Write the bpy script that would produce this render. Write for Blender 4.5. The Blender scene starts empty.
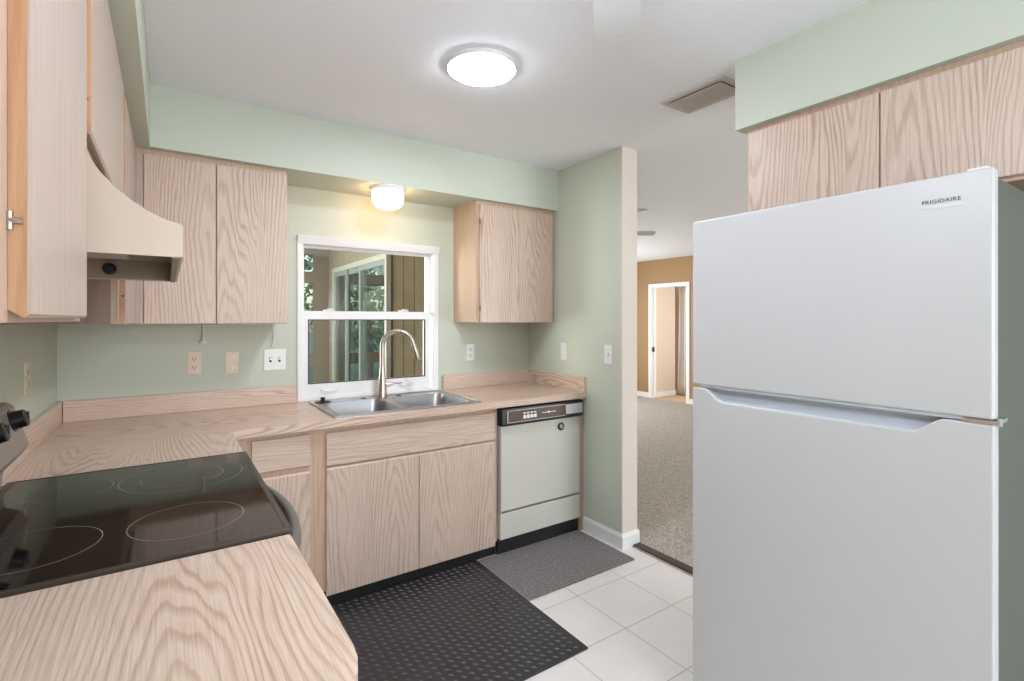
import bpy, bmesh, math, random
from mathutils import Vector, Matrix
random.seed(7)
PI = math.pi
S = bpy.context.scene
COL = S.collection

# ------------------------------------------------------------------ materials
def lin(c):
    out = []
    for v in c:
        v = v / 255.0
        out.append(v / 12.92 if v <= 0.04045 else ((v + 0.055) / 1.055) ** 2.4)
    return tuple(out) + (1.0,)

class NT:
    def __init__(s, name):
        s.m = bpy.data.materials.new(name); s.m.use_nodes = True
        s.t = s.m.node_tree; s.b = s.t.nodes['Principled BSDF']
    def n(s, typ, **k):
        nd = s.t.nodes.new(typ)
        for a, v in k.items():
            setattr(nd, a, v)
        return nd
    def put(s, sock, v):
        if isinstance(v, bpy.types.NodeSocket): s.t.links.new(v, sock)
        else: sock.default_value = v
    def math(s, op, a, b=0.0, c=0.0):
        nd = s.n('ShaderNodeMath', operation=op)
        s.put(nd.inputs[0], a); s.put(nd.inputs[1], b); s.put(nd.inputs[2], c)
        return nd.outputs[0]
    def noise(s, vec, scale, detail=2, rough=.5):
        nd = s.n('ShaderNodeTexNoise'); s.put(nd.inputs['Vector'], vec)
        nd.inputs['Scale'].default_value = scale; nd.inputs['Detail'].default_value = detail
        nd.inputs['Roughness'].default_value = rough
        return nd.outputs['Fac']
    def mix(s, f, a, b):
        nd = s.n('ShaderNodeMix', data_type='RGBA')
        s.put(nd.inputs[0], f); s.put(nd.inputs[6], a); s.put(nd.inputs[7], b)
        return nd.outputs[2]
    def ramp(s, f, stops):
        nd = s.n('ShaderNodeValToRGB'); s.put(nd.inputs[0], f)
        e = nd.color_ramp.elements
        while len(e) < len(stops): e.new(.5)
        for i, (p, v) in enumerate(stops):
            e[i].position = p; e[i].color = (v, v, v, 1)
        return nd.outputs[0]
    def bump(s, h, strength, dist=.002):
        nd = s.n('ShaderNodeBump'); s.put(nd.inputs['Height'], h)
        nd.inputs['Strength'].default_value = strength; nd.inputs['Distance'].default_value = dist
        s.t.links.new(nd.outputs[0], s.b.inputs['Normal'])

def plain(name, rgb, rough=.5, metal=0.0, var=.05, scale=8, bump=0.0, bscale=80, spec=.5, coat=0.0):
    k = NT(name); tc = k.n('ShaderNodeTexCoord')
    c = lin(rgb); d = tuple(x * (1 - var * 2) for x in c[:3]) + (1,)
    f = k.noise(tc.outputs['Object'], scale, 3)
    k.put(k.b.inputs['Base Color'], k.mix(f, c, d))
    k.b.inputs['Roughness'].default_value = rough; k.b.inputs['Metallic'].default_value = metal
    k.b.inputs['Specular IOR Level'].default_value = spec
    k.b.inputs['Coat Weight'].default_value = coat
    if bump: k.bump(k.noise(tc.outputs['Object'], bscale, 3), bump)
    return k.m

def emit(name, rgb, strength):
    k = NT(name)
    k.b.inputs['Base Color'].default_value = lin(rgb)
    k.b.inputs['Emission Color'].default_value = lin(rgb)
    k.b.inputs['Emission Strength'].default_value = strength
    return k.m

def oak(name, axis, light=(217, 196, 178), dark=(164, 131, 109), period=.17, freq=85, contrast=1.15, rough=.42, slope=.065):
    """washed oak laminate: flat sawn cathedral grain that runs along one axis"""
    k = NT(name); tc = k.n('ShaderNodeTexCoord'); oi = k.n('ShaderNodeObjectInfo')
    sp = k.n('ShaderNodeSeparateXYZ'); k.put(sp.inputs[0], tc.outputs['Object'])
    o = list(sp.outputs)
    u = o.pop('XYZ'.index(axis)); v = k.math('ADD', o[0], o[1])
    rnd = oi.outputs['Random']
    u = k.math('ADD', u, k.math('MULTIPLY', rnd, 7.3)); v = k.math('ADD', v, k.math('MULTIPLY', rnd, 3.1))
    cb = k.n('ShaderNodeCombineXYZ')
    k.put(cb.inputs[0], k.math('MULTIPLY', u, .45)); k.put(cb.inputs[1], k.math('MULTIPLY', v, 3.2)); k.put(cb.inputs[2], rnd)
    n1 = k.noise(cb.outputs[0], 2.2, 2)
    cb3 = k.n('ShaderNodeCombineXYZ')
    k.put(cb3.inputs[0], k.math('MULTIPLY', u, 3.0)); k.put(cb3.inputs[1], k.math('MULTIPLY', v, 18.0)); k.put(cb3.inputs[2], rnd)
    n2 = k.noise(cb3.outputs[0], 2.5, 2)
    vv = k.math('PINGPONG', k.math('ADD', v, k.math('MULTIPLY', n1, .12)), period)
    d = k.math('ADD', k.math('MULTIPLY', k.math('PINGPONG', u, 1.3), slope), k.math('MULTIPLY', n1, .09))
    r = k.math('SQRT', k.math('ADD', k.math('MULTIPLY', vv, vv), k.math('MULTIPLY', d, d)))
    r = k.math('ADD', r, k.math('MULTIPLY', n2, .0075))
    band = k.math('FRACT', k.math('MULTIPLY', r, freq))
    g = k.ramp(band, [(0.0, .15), (.45, 0.0), (.82, .95), (.93, .7), (1.0, .15)])
    cb2 = k.n('ShaderNodeCombineXYZ')
    k.put(cb2.inputs[0], k.math('MULTIPLY', u, 5.0)); k.put(cb2.inputs[1], k.math('MULTIPLY', v, 210.0)); k.put(cb2.inputs[2], rnd)
    fine = k.noise(cb2.outputs[0], 1.6, 3, .6)
    fr = k.ramp(fine, [(.35, 0), (.7, 1)])
    soft = k.ramp(n1, [(.3, .25), (.7, 1)])
    fac = k.math('ADD', k.math('MULTIPLY', k.math('MULTIPLY', g, soft), .62 * contrast), k.math('MULTIPLY', fr, .34 * contrast))
    fac = k.math('MINIMUM', fac, 1.0)
    k.put(k.b.inputs['Base Color'], k.mix(fac, lin(light), lin(dark)))
    k.b.inputs['Roughness'].default_value = rough
    k.bump(fac, .08, .0006)
    return k.m

M = {}
M['oak_z'] = oak('pale_oak_upright_grain', 'Z')
M['oak_x'] = oak('pale_oak_crosswise_grain', 'X')
M['oak_soft'] = oak('pale_oak_soft_grain', 'Z', light=(193, 174, 159), dark=(158, 138, 124), period=1.1, freq=40, contrast=.9)
M['frame_z'] = oak('brown_oak_frame', 'Z', light=(206, 176, 152), dark=(170, 136, 112), period=.9, freq=40, contrast=.8)
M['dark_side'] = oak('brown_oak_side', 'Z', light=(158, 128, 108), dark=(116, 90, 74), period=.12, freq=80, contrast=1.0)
M['raw_edge'] = oak('raw_orange_wood_edge', 'Z', light=(192, 150, 112), dark=(152, 102, 68), period=.5, freq=55, contrast=.8)
M['groove'] = plain('brown_groove_wood', (166, 124, 98), .6)
M['top_y'] = oak('counter_laminate_lengthwise', 'Y', light=(226, 206, 187), dark=(172, 134, 106), period=.21, freq=92, rough=.33, slope=.075)
M['top_x'] = oak('counter_laminate_crosswise', 'X', light=(226, 204, 186), dark=(168, 130, 104), period=.21, freq=92, rough=.33, slope=.075)
M['green'] = plain('sage_green_wall_paint', (201, 207, 190), .55, var=.015, scale=3, bump=.12, bscale=220)
M['cream_paint'] = plain('cream_wall_paint', (228, 216, 206), .6, var=.015, scale=3, bump=.08, bscale=200)
M['tan_paint'] = plain('tan_wall_paint', (166, 130, 88), .6, var=.02, scale=3)
M['beige_paint'] = plain('beige_wall_paint', (222, 205, 184), .6, var=.02, scale=3)
M['ceil'] = plain('textured_ceiling_paint', (243, 244, 247), .8, var=.012, scale=6, bump=.5, bscale=28)
M['white_paint'] = plain('white_trim_paint', (240, 239, 238), .35, var=.01)
M['white_plastic'] = plain('white_plastic', (236, 235, 232), .3, var=.01)
M['almond'] = plain('almond_plastic', (228, 208, 188), .35, var=.01)
M['appliance'] = plain('almond_enamel', (212, 208, 198), .28, var=.01)
M['hood_paint'] = plain('cream_enamel', (194, 178, 160), .3, var=.015)
M['hood_inner'] = plain('greasy_tan_metal', (168, 148, 122), .5, var=.12, scale=25)
M['black'] = plain('black_plastic', (20, 19, 20), .28, var=.1)
M['black_matte'] = plain('black_toe_board', (22, 21, 22), .6, var=.1)
M['slot'] = plain('dark_slot', (60, 48, 42), .6)
M['brown_panel'] = plain('brown_control_strip', (84, 46, 36), .35, var=.1, scale=30)
M['silver'] = plain('silver_plate', (196, 196, 198), .35, metal=.4)
M['chrome'] = plain('chrome', (210, 210, 212), .12, metal=1.0)
M['hinge'] = plain('dark_bronze_hinge', (96, 84, 72), .35, metal=.9)
M['nickel'] = plain('brushed_nickel', (196, 184, 176), .28, metal=1.0)
M['hinge_screw'] = M['nickel']
M['fridge_white'] = plain('white_textured_enamel', (200, 199, 199), .33, var=.01, bump=.25, bscale=420)
M['fridge_side'] = plain('shaded_white_enamel', (88, 90, 86), .45, var=.02, bump=.25, bscale=420)  # white body coloured dark to carry the shade on its side
M['fridge_grey'] = plain('blue_grey_recess', (186, 192, 202), .4, var=.01)
M['text'] = plain('dark_grey_lettering', (62, 62, 66), .4)
M['vent'] = plain('taupe_vent_metal', (206, 194, 188), .45)
M['vent_dark'] = plain('dark_duct', (52, 48, 46), .8)
M['bb_white'] = M['white_paint']
M['strip'] = plain('dark_brown_threshold', (66, 50, 42), .45)
M['fan_white'] = plain('white_fan_blade', (211, 210, 207), .4)
M['fan_dark'] = plain('grey_fan_blade', (206, 204, 199), .5)
M['curtain'] = plain('ivory_curtain_cloth', (248, 244, 236), .9, var=.04)
M['trunk'] = plain('tree_bark', (112, 96, 82), .9, var=.2)
M['lawn'] = plain('lawn', (128, 138, 108), .95, var=.3, scale=4)
M['porch_floor'] = plain('porch_concrete', (150, 146, 138), .8, var=.08)
M['door_frame'] = plain('pale_door_frame_paint', (184, 190, 176), .4)
M['blue_frame'] = plain('pale_aluminium_frame', (140, 150, 148), .4)
M['bronze'] = plain('dark_brown_post', (70, 54, 46), .5)
M['label_orange'] = plain('faded_orange_label', (196, 140, 112), .6, var=.15, scale=90)

def steel():
    k = NT('brushed_stainless_steel'); tc = k.n('ShaderNodeTexCoord')
    mp = k.n('ShaderNodeMapping'); mp.inputs['Scale'].default_value = (20, 60, 60)
    k.put(mp.inputs[0], tc.outputs['Object'])
    f = k.noise(mp.outputs[0], 3, 3)
    k.put(k.b.inputs['Base Color'], k.mix(f, lin((176, 177, 180)), lin((184, 185, 188))))
    k.put(k.b.inputs['Roughness'], k.math('ADD', k.math('MULTIPLY', f, .06), .3))
    k.b.inputs['Metallic'].default_value = 1.0
    return k.m
M['steel'] = steel()

def ceramic_glass():
    k = NT('black_ceramic_glass')
    k.b.inputs['Base Color'].default_value = lin((22, 21, 20))
    k.b.inputs['Roughness'].default_value = .06
    k.b.inputs['IOR'].default_value = 1.6
    tc = k.n('ShaderNodeTexCoord')
    f = k.noise(tc.outputs['Object'], 5, 2)
    k.put(k.b.inputs['Roughness'], k.math('ADD', k.math('MULTIPLY', f, .05), .04))
    return k.m
M['ceramic'] = ceramic_glass()
M['ring'] = plain('pale_burner_ring_print', (150, 148, 142), .2)
M['range_trim'] = plain('dark_bronze_cooktop_trim', (72, 62, 56), .3, metal=.4)
M['handle_metal'] = plain('grey_handle_metal', (128, 126, 122), .3, metal=.6)
M['range_side'] = plain('grey_range_enamel', (150, 138, 128), .35, metal=.3)

def glass(name, tint, refl=.08):
    k = NT(name)
    t = k.n('ShaderNodeBsdfTransparent'); t.inputs[0].default_value = tint
    g = k.n('ShaderNodeBsdfGlossy'); g.inputs['Roughness'].default_value = .02
    g.inputs['Color'].default_value = (1, 1, 1, 1)
    ge = k.n('ShaderNodeNewGeometry'); vm = k.n('ShaderNodeVectorMath', operation='DOT_PRODUCT')
    k.put(vm.inputs[0], ge.outputs['Incoming']); k.put(vm.inputs[1], ge.outputs['Normal'])
    c = k.math('SUBTRACT', 1.0, k.math('ABSOLUTE', vm.outputs['Value']))
    fr = k.math('ADD', .03, k.math('MULTIPLY', k.math('POWER', c, 5.0), .6))
    mx = k.n('ShaderNodeMixShader')
    k.put(mx.inputs[0], fr)
    k.t.links.new(t.outputs[0], mx.inputs[1]); k.t.links.new(g.outputs[0], mx.inputs[2])
    out = [n for n in k.t.nodes if n.type == 'OUTPUT_MATERIAL'][0]
    k.t.links.new(mx.outputs[0], out.inputs[0])
    return k.m
M['glass'] = glass('window_glass', (.93, .95, .93, 1))
M['glass_green'] = glass('green_tinted_door_glass', (.9, .95, .93, 1))

def tile_mat():
    k = NT('cream_ceramic_floor_tile'); tc = k.n('ShaderNodeTexCoord')
    sp = k.n('ShaderNodeSeparateXYZ'); k.put(sp.inputs[0], tc.outputs['Object'])
    P = .3225
    def line(s, off):
        a = k.math('ADD', s, -off)
        m = k.math('PINGPONG', a, P / 2)          # 0 at a joint
        return m
    # joints at x = 2.123 + k P, y = -1.194 + k P
    dx = line(sp.outputs[0], 2.123); dy = line(sp.outputs[1], -1.194)
    dmin = k.math('MINIMUM', dx, dy)
    grout = k.ramp(k.math('MULTIPLY', dmin, 100), [(.12, 1), (.27, 0)])
    n = k.noise(tc.outputs['Object'], 7, 4, .6)
    n2 = k.noise(tc.outputs['Object'], 40, 3, .6)
    base = k.mix(n, lin((242, 238, 234)), lin((229, 223, 217)))
    base = k.mix(k.math('MULTIPLY', n2, .25), base, lin((220, 212, 206)))
    k.put(k.b.inputs['Base Color'], k.mix(grout, base, lin((186, 172, 158))))
    k.b.inputs['Roughness'].default_value = .38
    k.bump(k.math('SUBTRACT', 1.0, grout), .4, .002)
    return k.m
M['tile'] = tile_mat()

def speckle(name, a, b, c, scale, rough=.95, bump=.6):
    k = NT(name); tc = k.n('ShaderNodeTexCoord')
    n = k.noise(tc.outputs['Object'], scale, 3, .7)
    n2 = k.noise(tc.outputs['Object'], scale * .12, 3, .6)
    f = k.ramp(n, [(.38, 0), (.62, 1)]); f2 = k.ramp(n2, [(.35, 0), (.7, 1)])
    k.put(k.b.inputs['Base Color'], k.mix(k.math('MULTIPLY', f2, .5), k.mix(f, lin(a), lin(b)), lin(c)))
    k.b.inputs['Roughness'].default_value = rough
    k.bump(n, bump, .006)
    return k.m
M['carpet'] = speckle('grey_beige_carpet_pile', (208, 197, 183), (136, 126, 114), (186, 175, 161), 80)
M['bed_carpet'] = speckle('tan_carpet_pile', (214, 180, 150), (184, 150, 122), (200, 166, 138), 60)
M['rug'] = speckle('charcoal_looped_rug', (164, 156, 154), (82, 77, 77), (126, 119, 118), 120, bump=.9)
M['rubber_glint'] = plain('rubber_painted_glint', (90, 85, 87), .4, var=.1, scale=60)  # lighter tone paints the reflections on the tread bumps
M['rubber'] = plain('black_rubber', (54, 51, 53), .36, var=.1, scale=60)

def panel_mat():
    k = NT('taupe_grooved_panelling'); tc = k.n('ShaderNodeTexCoord')
    sp = k.n('ShaderNodeSeparateXYZ'); k.put(sp.inputs[0], tc.outputs['Object'])
    s = k.math('PINGPONG', k.math('ADD', sp.outputs[0], sp.outputs[1]), .06)
    g = k.ramp(k.math('MULTIPLY', s, 100), [(.25, 1), (.6, 0)])
    n = k.noise(tc.outputs['Object'], 6, 3)
    k.put(k.b.inputs['Base Color'], k.mix(g, k.mix(n, lin((160, 148, 128)), lin((140, 128, 108))), lin((84, 74, 60))))
    k.b.inputs['Roughness'].default_value = .7
    return k.m
M['panel'] = panel_mat()
M['taupe'] = plain('taupe_porch_paint', (128, 118, 106), .7, var=.04)

def leaf_mat(name, a, b):
    k = NT(name); tc = k.n('ShaderNodeTexCoord')
    k.put(k.b.inputs['Base Color'], k.mix(k.noise(tc.outputs['Object'], 5, 3), lin(a), lin(b)))
    k.b.inputs['Roughness'].default_value = .7
    return k.m
M['leaf'] = leaf_mat('green_leaves', (120, 146, 104), (78, 106, 72))

# ------------------------------------------------------------------ mesh helpers
class MB:
    def __init__(s): s.bm = bmesh.new()
    def box(s, x0, y0, z0, x1, y1, z1):
        x0, x1 = sorted((x0, x1)); y0, y1 = sorted((y0, y1)); z0, z1 = sorted((z0, z1))
        v = [s.bm.verts.new(p) for p in ((x0,y0,z0),(x1,y0,z0),(x1,y1,z0),(x0,y1,z0),(x0,y0,z1),(x1,y0,z1),(x1,y1,z1),(x0,y1,z1))]
        for f in ((0,3,2,1),(4,5,6,7),(0,1,5,4),(1,2,6,5),(2,3,7,6),(3,0,4,7)):
            s.bm.faces.new([v[i] for i in f])
        return s
    def prism(s, pts, a0, a1, axis):
        """pts: 2-D outline; axis: extrusion axis. X->(y,z)  Y->(x,z)  Z->(x,y)"""
        def P(p, a):
            return {'X': (a, p[0], p[1]), 'Y': (p[0], a, p[1]), 'Z': (p[0], p[1], a)}[axis]
        A = [s.bm.verts.new(P(p, a0)) for p in pts]; B = [s.bm.verts.new(P(p, a1)) for p in pts]
        n = len(pts)
        s.bm.faces.new(A); s.bm.faces.new(B[::-1])
        for i in range(n):
            s.bm.faces.new((A[i], B[i], B[(i+1) % n], A[(i+1) % n]))
        return s
    def holed(s, outer, holes, a0, a1, axis):
        """rectangular slab with rectangular holes (u0,v0,u1,v1) as a grid of boxes merged"""
        us = sorted({outer[0], outer[2], *[h[0] for h in holes], *[h[2] for h in holes]})
        vs = sorted({outer[1], outer[3], *[h[1] for h in holes], *[h[3] for h in holes]})
        def P(u, v, a):
            return {'X': (a, u, v), 'Y': (u, a, v), 'Z': (u, v, a)}[axis]
        def solid(i, j):
            if i < 0 or j < 0 or i >= len(us)-1 or j >= len(vs)-1: return False
            u = (us[i]+us[i+1])/2; v = (vs[j]+vs[j+1])/2
            return not any(h[0] < u < h[2] and h[1] < v < h[3] for h in holes)
        cache = {}
        def V(i, j, a):
            if (i, j, a) not in cache: cache[(i, j, a)] = s.bm.verts.new(P(us[i], vs[j], a))
            return cache[(i, j, a)]
        for i in range(len(us)-1):
            for j in range(len(vs)-1):
                if not solid(i, j): continue
                for a in (a0, a1):
                    s.bm.faces.new((V(i,j,a), V(i+1,j,a), V(i+1,j+1,a), V(i,j+1,a)))
                for (di, dj, e) in ((-1,0,((i,j),(i,j+1))), (1,0,((i+1,j),(i+1,j+1))), (0,-1,((i,j),(i+1,j))), (0,1,((i,j+1),(i+1,j+1)))):
                    if not solid(i+di, j+dj):
                        p, q = e
                        s.bm.faces.new((V(*p,a0), V(*q,a0), V(*q,a1), V(*p,a1)))
        return s
    def lathe(s, prof, loc, axis='Z', n=32):
        """prof: (r, h) list"""
        def P(r, t, h):
            c, q = r*math.cos(t), r*math.sin(t)
            p = {'Z': (c, q, h), 'X': (h, c, q), 'Y': (c, h, q)}[axis]
            return Vector(p) + Vector(loc)
        rings = []
        for r, h in prof:
            if r < 1e-6: rings.append([s.bm.verts.new(P(0, 0, h))])
            else: rings.append([s.bm.verts.new(P(r, 2*PI*i/n, h)) for i in range(n)])
        for a, b in zip(rings, rings[1:]):
            for i in range(n):
                j = (i+1) % n
                if len(a) == 1 and len(b) == 1: continue
                if len(a) == 1: s.bm.faces.new((a[0], b[i], b[j]))
                elif len(b) == 1: s.bm.faces.new((a[i], a[j], b[0]))
                else: s.bm.faces.new((a[i], a[j], b[j], b[i]))
        return s
    def tube(s, pts, r, n=14, cap=True):
        pts = [Vector(p) for p in pts]
        rs = r if isinstance(r, (list, tuple)) else [r]*len(pts)
        rings = []; up = None
        for i, p in enumerate(pts):
            d = (pts[min(i+1, len(pts)-1)] - pts[max(i-1, 0)]).normalized()
            if up is None:
                up = Vector((0,0,1)) if abs(d.z) < .9 else Vector((1,0,0))
            a = d.cross(up).normalized(); b = a.cross(d).normalized(); up = b
            rings.append([s.bm.verts.new(p + a*rs[i]*math.cos(2*PI*k/n) + b*rs[i]*math.sin(2*PI*k/n)) for k in range(n)])
        for A, B in zip(rings, rings[1:]):
            for i in range(n): s.bm.faces.new((A[i], A[(i+1)%n], B[(i+1)%n], B[i]))
        if cap:
            s.bm.faces.new(rings[0][::-1]); s.bm.faces.new(rings[-1])
        return s

LOC = {}
def wl(o):
    v = Vector((0, 0, 0))
    while o: v = v + o.location; o = o.parent
    return v
def obj(name, mb, mat, parent=None, loc=None, bevel=0, smooth=False, seg=2):
    """mesh given in world coordinates; loc = where a top-level mesh has its origin"""
    bm = mb.bm
    bmesh.ops.recalc_face_normals(bm, faces=bm.faces)
    base = wl(parent) if parent else Vector(loc or (0, 0, 0))
    if base.length: bmesh.ops.translate(bm, verts=bm.verts, vec=-base)
    me = bpy.data.meshes.new(name); bm.to_mesh(me); bm.free()
    o = bpy.data.objects.new(name, me); COL.objects.link(o)
    me.materials.append(M[mat] if isinstance(mat, str) else mat)
    if parent: o.parent = parent
    else: o.location = base
    if bevel:
        b = o.modifiers.new('bevel', 'BEVEL'); b.width = bevel; b.segments = seg
        b.limit_method = 'ANGLE'; b.angle_limit = math.radians(40); b.harden_normals = False
    if smooth:
        for p in me.polygons: p.use_smooth = True
        if hasattr(me, 'set_sharp_from_angle'): me.set_sharp_from_angle(angle=math.radians(40))
    return o
def tag(o, label, cat, group=None, kind=None):
    o['label'] = label
    if cat: o['category'] = cat
    if group: o['group'] = group
    if kind: o['kind'] = kind
    return o
def thing(name, loc, label, cat, group=None):
    o = bpy.data.objects.new(name, None); COL.objects.link(o); o.location = loc
    o.empty_display_size = .1
    return tag(o, label, cat, group)
def struct(name, mb, mat, label=None, **k):
    o = obj(name, mb, mat, **k); o['kind'] = 'structure'
    if label: o['label'] = label
    return o
def box(*a): return MB().box(*a)
def text_mesh(s, size, name):
    cu = bpy.data.curves.new(name, 'FONT'); cu.body = s; cu.size = size; cu.extrude = .0004
    cu.align_x = 'CENTER'; cu.align_y = 'CENTER'; cu.space_character = 1.12
    t = bpy.data.objects.new(name, cu); COL.objects.link(t)
    bpy.context.view_layer.update()
    me = bpy.data.meshes.new_from_object(t.evaluated_get(bpy.context.evaluated_depsgraph_get()))
    bpy.data.objects.remove(t)
    return me

# ------------------------------------------------------------------ dimensions
CEIL = 2.438; SOF = 2.156
XP, XP2, YP = 2.693, 2.822, -.957       # partition wall faces and end
XR = 2.66                                # wall behind the fridge
Z0, Z1 = 1.372, 2.128                    # wall cabinet doors
CT = .914

# ------------------------------------------------------------------ setting
struct('floor', box(-.12, -5.6, -.1, XP2 - .06, .12, 0), 'tile')
struct('floor_living', box(XP2 - .06, -5.6, -.1, 7.5, 3.8, .004), 'carpet', label='grey beige carpet of the living room')
struct('floor_bedroom', box(7.5, 1.0, -.1, 9.6, 4.2, .004), 'bed_carpet', label='tan carpet beyond the far doorway')
struct('trim_1', box(2.775, -1.95, 0, 2.835, YP + .012, .012), 'strip', label='dark brown threshold strip between tile and carpet', bevel=.003)
struct('ceiling', MB().holed((-.12, -5.6, 9.6, 4.2), [(-.13, .12, 4.2, 4.3)], CEIL, CEIL + .1, 'Z'), 'ceil')
struct('wall_left', box(-.12, -5.6, 0, 0, .12, CEIL), 'green')
WX0, WX1, WZ0, WZ1 = 1.037, 1.93, .915, 1.876
struct('wall_back', MB().holed((0, 0, XP, CEIL), [(WX0, WZ0, WX1, WZ1)], 0, .12, 'Y'), 'green')
struct('wall_partition', box(XP, YP + .006, 0, XP2, .12, CEIL), 'green', label='green painted partition wall beside the dishwasher')
struct('trim_2', box(XP - .001, YP - .003, 0, XP2 + .001, YP + .006, CEIL), 'cream_paint', label='cream painted end face of the partition wall')
struct('wall_right', box(XR, -5.6, 0, XR + .16, -1.95, CEIL), 'green')
struct('wall_soffit_back', box(.356, -.353, SOF, XP, 0, CEIL), 'green', label='green soffit above the back cabinets and window')
struct('wall_soffit_left', box(0, -5.6, SOF, .356, 0, CEIL), 'green', label='green soffit above the left wall cabinets')
struct('wall_soffit_right', box(2.32, -4.2, SOF, XR, -1.925, CEIL), 'green', label='green soffit above the refrigerator cabinet')
# rear wall behind the camera, with an unseen window added for a fill lamp
struct('wall_rear', MB().holed((-.12, 0, XR + .16, CEIL), [(.5, .9, 2.3, 2.1)], -5.72, -5.6, 'Y'), 'beige_paint')
w2 = struct('added_window_2', MB().holed((.5, .9, 2.3, 2.1), [(.56, .96, 1.37, 2.04), (1.43, .96, 2.24, 2.04)], -5.69, -5.63, 'Y'), 'white_paint')
obj('pane', MB().box(.56, -5.665, .96, 1.37, -5.66, 2.04).box(1.43, -5.665, .96, 2.24, -5.66, 2.04), 'glass', w2)
# baseboard around the foot of the partition
bbp = [(XP - .015, 0), (XP, 0), (XP, .092), (XP - .007, .092), (XP - .011, .08), (XP - .015, .074)]
def bb_profile(o):  # (outward, z)
    return [(o, 0), (o + .011, 0), (o + .011, .074), (o + .008, .08), (o + .005, .092), (o, .092)]
struct('baseboard_partition', MB().prism([(XP - a, z) for a, z in bb_profile(0)], -.62, YP - .003, 'Y')
       .prism([(YP - .003 - a, z) for a, z in bb_profile(0)], XP - .011, XP2 + .011, 'X')
       .prism([(XP2 + a, z) for a, z in bb_profile(0)], YP - .003, .1, 'Y'), 'white_paint')

# living room and the doorway at its far side
LX = 7.5
DY0, DY1, DZ = 2.15, 2.87, 1.95
struct('wall_living_far', MB().holed((-5.6, 0, 4.2, CEIL), [(DY0 - .02, 0.0, DY1 + .02, DZ + .02)], LX, LX + .1, 'X'), 'tan_paint')
struct('wall_living_north', MB().holed((4.3, 0, LX, CEIL), [(4.5, .4, 6.5, 2.1)], 3.8, 3.9, 'Y'), 'tan_paint')
w4 = struct('added_window_4', MB().holed((4.5, .4, 6.5, 2.1), [(4.56, .46, 5.47, 2.04), (5.53, .46, 6.44, 2.04)], 3.82, 3.88, 'Y'), 'white_paint')  # unseen window added to go with the north fill lamp
obj('pane', MB().box(4.56, 3.848, .46, 5.47, 3.852, 2.04).box(5.53, 3.848, .46, 6.44, 3.852, 2.04), 'glass', w4)
struct('wall_living_jog', box(4.2, 1.95, 0, 4.3, 3.9, CEIL), 'tan_paint')
struct('wall_living_inner', box(XP2, 1.95, 0, 4.2, 2.05, CEIL), 'beige_paint')
struct('wall_living_side', box(XP, .12, 0, XP2, 2.05, CEIL), 'panel')
struct('wall_living_south', MB().holed((XR + .16, 0, LX + .1, CEIL), [(3.6, .3, 6.8, 2.1)], -5.72, -5.6, 'Y'), 'beige_paint')
w3 = struct('added_window_3', MB().holed((3.6, .3, 6.8, 2.1), [(3.66, .36, 4.63, 2.04), (4.7, .36, 5.7, 2.04), (5.77, .36, 6.74, 2.04)], -5.69, -5.63, 'Y'), 'white_paint')  # unseen window added behind the south fill lamp
obj('pane', MB().box(3.66, -5.665, .36, 4.63, -5.66, 2.04).box(4.7, -5.665, .36, 5.7, -5.66, 2.04).box(5.77, -5.665, .36, 6.74, -5.66, 2.04), 'glass', w3)
d1 = struct('door_1', MB().holed((DY0 - .065, 0, DY1 + .065, DZ + .065), [(DY0, -.01, DY1, DZ)], LX - .018, LX + .118, 'X'), 'white_paint',
       label='white casing of the doorway in the tan far wall', bevel=.004)
obj('door_stop', MB().box(LX + .03, DY1 - .012, 0, LX + .07, DY1, DZ).box(LX + .03, DY0, 0, LX + .07, DY0 + .012, DZ), 'white_paint', d1)
obj('strike_plate', MB().box(LX + .0, DY1 - .02, .82, LX + .05, DY1 - .001, .90), 'hinge', d1)
struct('baseboard_living', MB().box(LX - .014, DY1 + .065, 0, LX, 3.8, .09).box(LX - .014, 0, 0, LX, DY0 - .065, .09), 'white_paint')
struct('wall_bedroom_side', box(LX + .1, DY1 + .01, 0, 8.15, DY1 + .11, CEIL), 'beige_paint')
struct('baseboard_bedroom', box(LX + .12, DY1 - .005, 0, 8.15, DY1 + .01, .09), 'white_paint')
struct('wall_bedroom_far', box(9.4, 1.0, 0, 9.5, 4.2, CEIL), 'beige_paint')
struct('wall_bedroom_end', box(LX + .1, .9, 0, 9.5, 1.0, CEIL), 'beige_paint')
struct('wall_bedroom_back', box(LX + .1, 4.1, 0, 9.5, 4.2, CEIL), 'beige_paint')
# curtain
def curtain(name, x0, ya, yb, z0, z1):
    b = bmesh.new(); n = 90; rows = 12; g = []
    for r in range(rows + 1):
        t = r / rows; z = z1 + (z0 - z1) * t
        row = []
        for i in range(n + 1):
            s = i / n; amp = .016 + .02 * t
            y = ya + (yb - ya) * (s if t < .02 else .5 + (s - .5) * (.86 + .14 * t))
            row.append(b.verts.new((x0 + amp * math.sin(s * 2 * PI * 8 + .5 * math.sin(t * 4)) + .01 * math.sin(s * 40), y, z)))
        g.append(row)
    for r in range(rows):
        for i in range(n): b.faces.new((g[r][i], g[r+1][i], g[r+1][i+1], g[r][i+1]))
    m = MB(); m.bm.free(); m.bm = b
    return m
ct = thing('curtain', (8.16, 2.65, 0), 'long ivory curtain hanging in the far doorway beyond the carpeted room', 'curtain')
co = obj('curtain_cloth', curtain('c', 8.2, 2.46, 2.85, .03, 1.98), 'curtain', ct, smooth=True)
sm = co.modifiers.new('solid', 'SOLIDIFY'); sm.thickness = .003
obj('curtain_rod', MB().tube([(8.2, 1.6, 2.0), (8.2, 2.87, 2.0)], .012), 'white_plastic', ct)
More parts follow.
